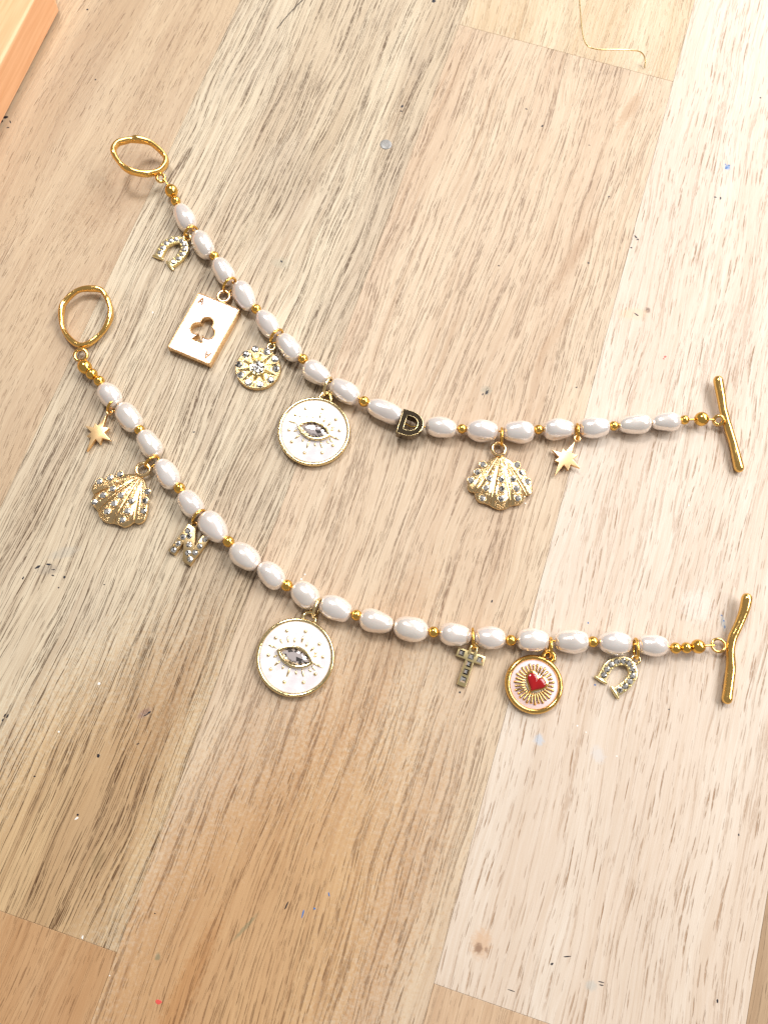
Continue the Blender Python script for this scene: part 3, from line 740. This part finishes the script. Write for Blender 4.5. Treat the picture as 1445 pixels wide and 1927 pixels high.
bm = bmesh.new(); lathe(bm, [(SR*.36, 1.1), (SR*.36, 1.7), (SR*.33, 1.75), (SR*.31, 1.6), (0, 1.6)], 28); sunc = link('centre_disc', bm, SUNG, sun)
for k in range(7):
    r = 0 if k == 6 else SR*.2
    gem(sunc, r*math.cos(k*PI/3), r*math.sin(k*PI/3), 1.62, SR*.105)
for x, y in SUN_PX:
    gx, gy = FS(*K2(x, y)); gem(sunb, gx, gy, 1.2, SR*.18)
bm = bmesh.new(); rnd = random.Random(5)
for k in range(60):
    a = 2*PI*k/60; ball(bm, SR*.955*math.cos(a), SR*.955*math.sin(a), 1.18, .17, 1, 6)
for k in range(150):
    a = rnd.uniform(0, 2*PI); r = SR*rnd.uniform(.4, .9); ball(bm, r*math.cos(a), r*math.sin(a), 1.12, .15, 1, 6)
link('granule', bm, SUNG, sun, kind='stuff')
bx, by = FS(*K2(1062, 728)); bail(sun, bx, by, 1.0, .82, .30, PALE)
jump_ring(sun, FS, K2(1150, 605), K2(1075, 690), GOLD)

# --- scallop shell
FSH = Frame(K4(685, 800), K4(688, 560), 1.6)
def make_shell(fr, label):
    t = charm('shell_charm', label, fr, 'rhinestone shell charms')
    half = [(690, 578), (735, 590), (775, 618), (820, 660), (868, 705), (912, 760), (942, 815), (948, 858), (928, 890), (892, 900), (880, 935), (850, 968), (800, 975), (765, 985), (735, 1000), (690, 1010)]
    L = [FSH(*K4(x, y)) for x, y in half]
    Lm = [(-x+2*L[0][0], y) for x, y in reversed(L[1:-1])]
    pts = catmull([Vector((x, y, 0)) for x, y in (list(reversed(L))+[])], 3) 
    out = [Vector((x, y, 0)) for x, y in L]+[Vector((-x+2*L[0][0], y, 0)) for x, y in reversed(L[1:-1])]
    out = catmull(out, 5, True)
    apex = Vector((L[0][0], L[0][1], 0)); bot = L[-1][1]
    cen = Vector((apex.x, apex.y*.25+bot*.75, 0)); H = apex.y-bot
    # five ribs fan out from the hinge
    div = [FSH(*K4(x, y)) for x, y in ((480, 880), (600, 965), (762, 965), (890, 892))]
    angs = sorted(math.atan2(x-apex.x, apex.y+.8-y) for x, y in div)
    def zf(x, y, edge):
        d = math.atan2(x-apex.x, apex.y+.8-y); rr = math.hypot(x-apex.x, apex.y-y)/H
        g = min(abs(d-a) for a in angs)
        dome = 1.0+1.35*(1-edge**2.4)
        return dome - .30*math.exp(-(g/.07)**2)*min(1, rr*2.2)*(1-edge**8)
    bm = bmesh.new(); N = len(out); rings = []
    b0 = [bm.verts.new(p) for p in out]; rings.append(b0)
    for z in (.35, .7): rings.append([bm.verts.new(p+Vector((0, 0, z))) for p in out])
    for k in [1-(1-math.cos(q*PI/2/6))*.16 for q in range(1, 7)]+[.84-.79*q/26 for q in range(1, 27)]:
        R_ = []
        for p in out:
            q = cen+(p-cen)*k; R_.append(bm.verts.new((q.x, q.y, zf(q.x, q.y, k))))
        rings.append(R_)
    for A, B in zip(rings, rings[1:]):
        for i in range(N): bm.faces.new((A[i], A[(i+1) % N], B[(i+1) % N], B[i]))
    bm.faces.new(rings[-1]); bm.faces.new(list(reversed(b0)))
    body = link('shell_body', bm, SHELLG, t)
    bm = bmesh.new()
    for a in angs:
        pl = []
        for q in range(26):
            r_ = H*1.25*(.10+.9*q/25); x, y = apex.x+math.sin(a)*r_, apex.y+.8-math.cos(a)*r_
            dv = Vector((x, y, 0))-cen; an = math.atan2(dv.y, dv.x)
            bst = min(out, key=lambda g: abs(math.remainder(math.atan2(g.y-cen.y, g.x-cen.x)-an, 2*PI)))
            e = dv.length/(bst-cen).length
            if e > .965: 
                if q > 8: break
                continue
            pl.append(Vector((x, y, zf(x, y, e)-.02)))
        tube(bm, pl, [.16+.16*i/len(pl) for i in range(len(pl))], 7)
    link('rib', bm, SHELLG, body, kind='stuff')
    stones = [(550, 645), (505, 708), (455, 772), (597, 768), (570, 846), (545, 920), (690, 778), (692, 855), (690, 932), (785, 770), (812, 848), (825, 922), (822, 648), (862, 714), (905, 785)]
    def at(x, y):
        gx, gy = FSH(*K4(x, y), 2.0); d = Vector((gx, gy, 0))-cen; a = math.atan2(d.y, d.x)
        best = min(out, key=lambda q: abs(math.remainder(math.atan2(q.y-cen.y, q.x-cen.x)-a, 2*PI)))
        e = min(.98, d.length/(best-cen).length); return gx, gy, zf(gx, gy, e)
    spots = [at(*s) for s in stones]
    bm = bmesh.new()
    for gx, gy, gz in spots:
        torus(bm, gx, gy, gz+.04, .80, .16, 16, 6)
        for k in range(4): ball(bm, gx+.80*math.cos(k*PI/2+.5), gy+.80*math.sin(k*PI/2+.5), gz+.2, .14, 1, 6)
    link('stone_setting', bm, SHELLG, t, kind='stuff')
    for gx, gy, gz in spots: gem(body, gx, gy, gz+.06, .84)
    # milgrain between the stones and towards the hinge
    bm = bmesh.new(); rnd = random.Random(11); n = 0; tries = 0
    while n < 330 and tries < 9000:
        tries += 1
        y = rnd.uniform(bot, apex.y); x = rnd.uniform(-7.6, 7.6)+apex.x
        d = math.atan2(x-apex.x, apex.y+.8-y)
        if min(abs(d-a) for a in angs) < .085: continue
        if any(math.hypot(x-a, y-b) < 1.05 for a, b, c in spots): continue
        dv = Vector((x, y, 0))-cen; a = math.atan2(dv.y, dv.x)
        best = min(out, key=lambda q: abs(math.remainder(math.atan2(q.y-cen.y, q.x-cen.x)-a, 2*PI)))
        e = dv.length/(best-cen).length
        if e > .93: continue
        ball(bm, x, y, zf(x, y, e)+.03, rnd.uniform(.13, .2), .7, 6); n += 1
    link('granule', bm, SHELLG, t, kind='stuff')
    bx, by = FSH(*K4(675, 528)); bail(t, bx, by, 1.2, 1.48, .42, SHELLG)
    return t
sh1 = make_shell(FSH, 'gold rhinestone scallop shell charm on the upper bracelet, below two plump pearls')
sh1['label'] = 'gold scallop shell charm with rhinestones hanging upright from the upper bracelet'
FSH2 = Frame(K7(468, 905), K7(640, 700), 1.6)
sh2 = copy_charm(sh1, 'shell_charm', 'tilted gold scallop shell charm with rhinestones on the lower bracelet', FSH2, 0.1, 0, math.radians(-3))
jump_ring(sh1, FSH, K4(695, 385), K4(690, 492), GOLD)
jump_ring(sh2, FSH2, K7(795, 545), K7(722, 612), GOLD)

# --- eight pointed star
FT = Frame(K7(262, 322), K7(362, 150), 1.2)
def make_star(fr, label, lift, tilt, roll):
    t = charm('star_charm', label, fr, 'polished star charms', lift, tilt, roll)
    L = [FT(*K7(x, y)) for x, y in ((352, 148), (318, 258), (372, 272), (328, 312), (390, 384), (306, 362), (285, 416), (246, 368), (163, 476), (203, 352), (165, 340), (207, 304), (145, 245), (226, 263), (241, 224), (268, 248), (328, 178))]
    L = list(reversed(L))
    bm = bmesh.new(); prism(bm, [L], 0, .95, .10, 2); sharp(link('star_body', bm, STAR, t), 28)
    bx, by = FT(*K7(374, 120)); bail(t, bx, by, .5, .62, .27, STAR)
    return t
st1 = make_star(FT, 'small plain gold star charm on the lower bracelet, above the shell', .5, math.radians(3), math.radians(-2))
FT2 = Frame(K4(1205, 620), K4(1292, 470), 1.2)
st2 = copy_charm(st1, 'star_charm', 'small plain gold star charm on the upper bracelet, right of the shell', FT2, .7, math.radians(5), math.radians(-6))
jump_ring(st1, FT, K7(430, 38), K7(378, 112), GOLD)
jump_ring(st2, FT2, K4(1297, 350), K4(1296, 440), GOLD)

# --- horseshoe
FH = Frame(K10(1180, 590), K10(1290, 480), 1.2)
def make_horseshoe(fr, label, lift):
    t = charm('horseshoe_charm', label, fr, 'rhinestone horseshoe charms', lift, math.radians(4))
    mid = [Vector((*FH(*K10(x, y)), 0)) for x, y in ((1022, 618), (1058, 548), (1092, 492), (1148, 460), (1215, 450), (1272, 475), (1303, 540), (1300, 592), (1268, 645), (1225, 688), (1150, 735))]
    path = catmull(mid, 5); hw_ = .92; Lf, Rt = [], []
    for i, p in enumerate(path):
        tg = (path[min(i+1, len(path)-1)]-path[max(i-1, 0)]).normalized(); n = Vector((-tg.y, tg.x, 0))
        Lf.append(p+n*hw_); Rt.append(p-n*hw_)
    L = [(p.x, p.y) for p in Lf]+[(p.x, p.y) for p in reversed(Rt)]
    bm = bmesh.new(); prism(bm, [L], 0, 1.0, .12, 2)
    for i, j in ((0, 1), (-1, -2)):                   # caulked heels
        d = (path[i]-path[j]).normalized(); n = Vector((-d.y, d.x, 0)); c = path[i]+d*.1
        tube(bm, [c-n*1.25+Vector((0, 0, .6)), c+Vector((0, 0, .75)), c+n*1.25+Vector((0, 0, .6))], [.3, .42, .3], 8)
    hb = sharp(link('horseshoe_body', bm, SOFT, t), 28)
    N = 11; tot = len(path)-1
    ln = [0]
    for a, b in zip(path, path[1:]): ln.append(ln[-1]+(b-a).length)
    spots = []
    for k in range(N):
        s = ln[-1]*(.07+.86*k/(N-1)); i = max(j for j in range(len(ln)) if ln[j] <= s); i = min(i, tot-1)
        f = (s-ln[i])/(ln[i+1]-ln[i]); p = path[i].lerp(path[i+1], f); spots.append((p, (path[i+1]-path[i]).normalized()))
    for p, d in spots: gem(hb, p.x, p.y, 1.0, .70)
    bm = bmesh.new()
    for (p, d), (p2, d2) in zip(spots, spots[1:]):
        m = (p+p2)/2; n = Vector((-d.y, d.x, 0))
        for s in (-.72, .72): q = m+n*s; ball(bm, q.x, q.y, 1.08, .24, 1, 6)
    link('prong', bm, SOFT, t, kind='stuff')
    bx, by = FH(*K10(1328, 440)); bail(t, bx, by, .7, .85, .30, PALE)
    return t
hs2 = make_horseshoe(FH, 'tiny rhinestone horseshoe charm at the right end of the lower bracelet', .2)
FH1 = Frame(K1(703, 1172), K1(802, 1080), 1.2)
hs1 = copy_charm(hs2, 'horseshoe_charm', 'tiny rhinestone horseshoe charm at the top of the upper bracelet, above the playing card', FH1, .2, math.radians(5))
jump_ring(hs2, FH, K10(1322, 270), K10(1322, 415), GOLD)
jump_ring(hs1, FH1, K1(905, 975), K1(832, 1040), GOLD)

# --- letter N
FN = Frame(K7(1091, 1322), K7(1091+61, 1322-79), 1.3)
nch = charm('letter_charm', 'gold letter N charm paved with clear rhinestones', FN, None, .2, math.radians(3))
w_, h_, b_ = 6.0, 7.3, 1.75
Ln = [(0, 0), (b_, 0), (b_, 3.3), (w_-b_-.25, 0), (w_, 0), (w_, h_), (w_-b_, h_), (w_-b_, h_-3.3), (b_+.25, h_), (0, h_)]
Ln = [(x-w_/2, y-h_/2) for x, y in Ln]
bm = bmesh.new(); prism(bm, [Ln], 0, 1.2, .10, 2)
NG = metal('antique_gold', (.86, .63, .33), .26, .0, .8, .08, True)
nb = sharp(link('letter_body', bm, NG, nch), 28)
for x, y in [(b_/2-w_/2, y_) for y_ in (-2.85, -1.1, .65, 2.3)]+[(w_/2-b_/2, y_) for y_ in (2.85, 1.1, -.65, -2.5)]+[(-1.05, 1.55), (-.05, .0), (.95, -1.6)]: gem(nb, x, y, 1.2, .68)
bm = bmesh.new(); rnd = random.Random(3)
for x0 in (-w_/2, w_/2-b_):
    for y in (-2.0, -.2, 1.5): 
        for s in (.28, b_-.28): ball(bm, x0+s, y, 1.25, .17, 1, 6)
link('prong', bm, NG, nch, kind='stuff')
bx, by = FN(*K7(1137, 1142)); bail(nch, bx, by, .8, .62, .26, NG)
jump_ring(nch, FN, K7(1215, 1030), K7(1145, 1115), GOLD)

# --- cross
FX = Frame(K9(1060, 690), K9(1103, 560), 1.2)
crs = charm('cross_charm', 'slim gold cross charm set with square clear stones', FX, None, .2, math.radians(4))
X = lambda x, y: FX(*K9(x, y))
top = X(1092, 560)[1]; ybar0 = X(1075, 640)[1]; bx0 = X(958, 572)[0]; bx1 = X(1208, 645)[0]; yb = X(990, 862)[1]; hw2 = .95
yt = ybar0+1.95; cxx = 0.02
Lx = [(cxx-hw2, yb), (cxx+hw2, yb), (cxx+hw2, ybar0), (bx1, ybar0), (bx1, yt), (bx0, yt), (bx0, ybar0), (cxx-hw2, ybar0)]
bm = bmesh.new(); prism(bm, [Lx], 0, 1.0, .10, 2); cb = sharp(link('cross_body', bm, SOFT, crs), 28)
def square_gem():
    bm = bmesh.new()
    G = [bm.verts.new((x, y, 0)) for x, y in ((-1, -1), (1, -1), (1, 1), (-1, 1))]; T = [bm.verts.new((x*.5, y*.5, .4)) for x, y in ((-1, -1), (1, -1), (1, 1), (-1, 1))]
    for i in range(4): bm.faces.new((G[i], G[(i+1) % 4], T[(i+1) % 4], T[i]))
    c = bm.verts.new((.05, .05, .43))
    for i in range(4): bm.faces.new((T[i], T[(i+1) % 4], c))
    for v in bm.verts: v.co *= MM
    me = bpy.data.meshes.new('gem'); bm.to_mesh(me); bm.free(); me.materials.append(GEM); return me
SQ = square_gem(); ym = ybar0+.975
sp_ = (ybar0-yb)/3.25
for x, y in [(bx0+.95, ym), (cxx, ym), (bx1-.95, ym)]+[(cxx, ybar0-sp_*(.42+k)) for k in range(3)]:
    inst('gem', SQ, cb, (x, y, 1.0), (random.uniform(-.06, .06), random.uniform(-.06, .06), 0), (.62, .62, .8))
bm = bmesh.new(); zb = .8
tube(bm, [Vector((cxx+x, yt+y, zb)) for x, y in ((-.62, -.5), (-.66, .7), (-.45, 1.35), (0, 1.65), (.45, 1.35), (.66, .7), (.62, -.5))], .40, 8); link('bail', bm, SOFT, crs)
jump_ring(crs, FX, K9(1103, 372), K9(1104, 515), GOLD)

# --- sacred heart medallion
FM = Frame(K10(410, 662), K10(542, 415), 1.5)
hm = charm('heart_medallion_charm', 'round gold medallion charm with red enamel heart on pale pink', FM)
MR = 6.15
HG = metal('heart_gold', (.95, .60, .18), .1, .03, .6)
bm = bmesh.new(); prof = [(0, 0), (MR-.5, 0)]
for i in range(11): a = math.radians(-80+i*22); prof.append((MR-.6+.6*math.cos(a), .95+.85*math.sin(a)))
lathe(bm, prof+[(MR-1.1, 1.1), (0, 1.1)], 64); link('body', bm, HG, hm)
bm = bmesh.new(); lathe(bm, [(0, 1.15), (MR-1.03, 1.15), (MR-1.06, 1.25), (0, 1.27)], 48); link('enamel', bm, PINK, hm)
bm = bmesh.new(); NR = 30
for k in range(NR):
    a = 2*PI*k/NR; d = Vector((math.cos(a), math.sin(a), 0)); o_ = .15
    r1 = MR*(.655 if k % 2 else .62)
    tube(bm, [d*MR*.30+Vector((0, 0, 1.35)), d*MR*.45+Vector((0, 0, 1.55)), d*(r1-.25)+Vector((0, 0, 1.4)), d*r1+Vector((0, 0, 1.36))], [.12, .22, .24, .32], 7)
link('sunburst', bm, metal('burst_gold', (.72, .46, .18), .2, .0), hm, kind='stuff')
bm = bmesh.new(); lathe(bm, [(0, 1.2), (MR*.44, 1.2), (MR*.40, 1.38), (0, 1.45)], 40); link('centre_disc', bm, metal('pale_burst_gold', (.92, .80, .62), .3, .0), hm)
def heart(sc, n=44):
    L = []
    for i in range(n):
        t_ = 2*PI*i/n; L.append((sc*16*math.sin(t_)**3/16, sc*(13*math.cos(t_)-5*math.cos(2*t_)-2*math.cos(3*t_)-math.cos(4*t_))/16+sc*.08))
    return list(reversed(L))
hx, hy = FM(*K10(415, 655))
bm = bmesh.new(); Lh = heart(2.5)
prism(bm, [[(x+hx, y+hy) for x, y in Lh]], 1.2, 1.95, .2, 2); hset = sharp(link('heart_setting', bm, HG, hm), 50)
bm = bmesh.new(); L0 = heart(2.12); prev = None
for k, z in ((1, 1.9), (.97, 2.05), (.9, 2.14), (.75, 2.22), (.5, 2.28), (.25, 2.30)):
    cur = [bm.verts.new((hx+x*k, hy+(y)*k, z)) for x, y in L0]
    if prev:
        for i in range(len(cur)): bm.faces.new((prev[i], prev[(i+1) % len(cur)], cur[(i+1) % len(cur)], cur[i]))
    prev = cur
bm.faces.new(prev); link('heart', bm, RED, hset)
bx, by = FM(*K10(545, 412)); bail(hm, bx, by, 1.0, 1.15, .50, HG)
jump_ring(hm, FM, K10(556, 262), K10(548, 395), GOLD)

# ------------------------------------------------------------------ loose things on the table
# box at the upper left corner
HB = 9.5
def boxline(z):
    return P(111, 20, z), P(0, 235, z)
a, b = boxline(.8); d = (a-b).normalized(); nrm = Vector((-d.y, d.x, 0))   # nrm points away from the bracelets
TH = 10.0
bm = bmesh.new()
A0, B0 = a, b-d*60
c1 = P(104, -40, .8)
inward = nrm if nrm.x < 0 else -nrm
loop = [B0, A0, A0+d*10+inward*7, A0+d*16+inward*18, A0+d*16+inward*110, B0+inward*110]
if sum((loop[i].x*loop[(i+1) % 6].y-loop[(i+1) % 6].x*loop[i].y) for i in range(6)) < 0: loop.reverse()
o0 = Vector((A0.x, A0.y, 0))
t = NT('peach_wood'); p = t.obj_mm()
mp = t.n('ShaderNodeMapping'); t.put(mp.inputs['Vector'], p); mp.inputs['Rotation'].default_value = (0, 0, -math.atan2(d.y, d.x))
g = t.noise(t.vm('MULTIPLY', mp.outputs[0], (.04, .9, .9)), 1, 4)
t.set(Base_Color=t.mix(t.mapr(g, .3, .7), lin(226, 176, 132), lin(214, 158, 112)), Roughness=.5); BOXM = t.m
box = thing('wooden_box', 'corner of a peach coloured wooden box at the upper left', 'box', (A0.x, A0.y, 0))
prism(bm, [[(p.x-o0.x, p.y-o0.y) for p in loop]], .8, TH, .7, 3)
link('box_body', bm, BOXM, box, smooth=False)

# bent gold wire at the top
wp = [(1086, -60, .5), (1090, 0, 2.6), (1093, 40, 4.2), (1097, 70, 5.2), (1105, 86, 5.6), (1120, 92, 5.7), (1140, 93.5, 5.6), (1165, 93.5, 5.2), (1188, 94.5, 4.4), (1203, 97, 3.4), (1211, 105, 2.2), (1213.5, 116, 1.2), (1212, 127, .35)]
o0 = P(1140, 93.5)
wt = thing('gold_wire', 'thin bent gold wire scrap at the top edge of the table', 'wire', o0)
bm = bmesh.new(); tube(bm, catmull([P(x, y, z)-o0 for x, y, z in wp], 6), .17, 7); link('wire', bm, metal('thin_gold_wire', (.95, .70, .34), .2), wt)
# hair
o0 = P(545, 27)
ht = thing('hair', 'short dark hair lying on the table at the top', 'hair', o0)
bm = bmesh.new(); tube(bm, catmull([P(x, y, .12)-o0 for x, y in ((574, -4), (561, 8), (545, 25), (532, 40), (522, 53))], 5), .09, 6); link('strand', bm, fleck_mat('dark_hair', (.05, .035, .03)), ht)
# dried glue drop
o0 = P(726, 272)
gt = thing('glue_drop', 'small dried grey glue drop on the bare wood', 'glue drop', o0)
bm = bmesh.new(); lathe(bm, [(0, .01), (1.55, .01), (1.5, .06), (1.1, .13), (.5, .18), (0, .2)], 24)
t = NT('clear_glue'); t.set(Base_Color=t.mix(t.noise(t.obj_mm(), .8, 2), (.60, .58, .55), (.48, .47, .45)), Roughness=.3); t.b.inputs['Transmission Weight'].default_value = .55
link('drop', bm, t.m, gt)
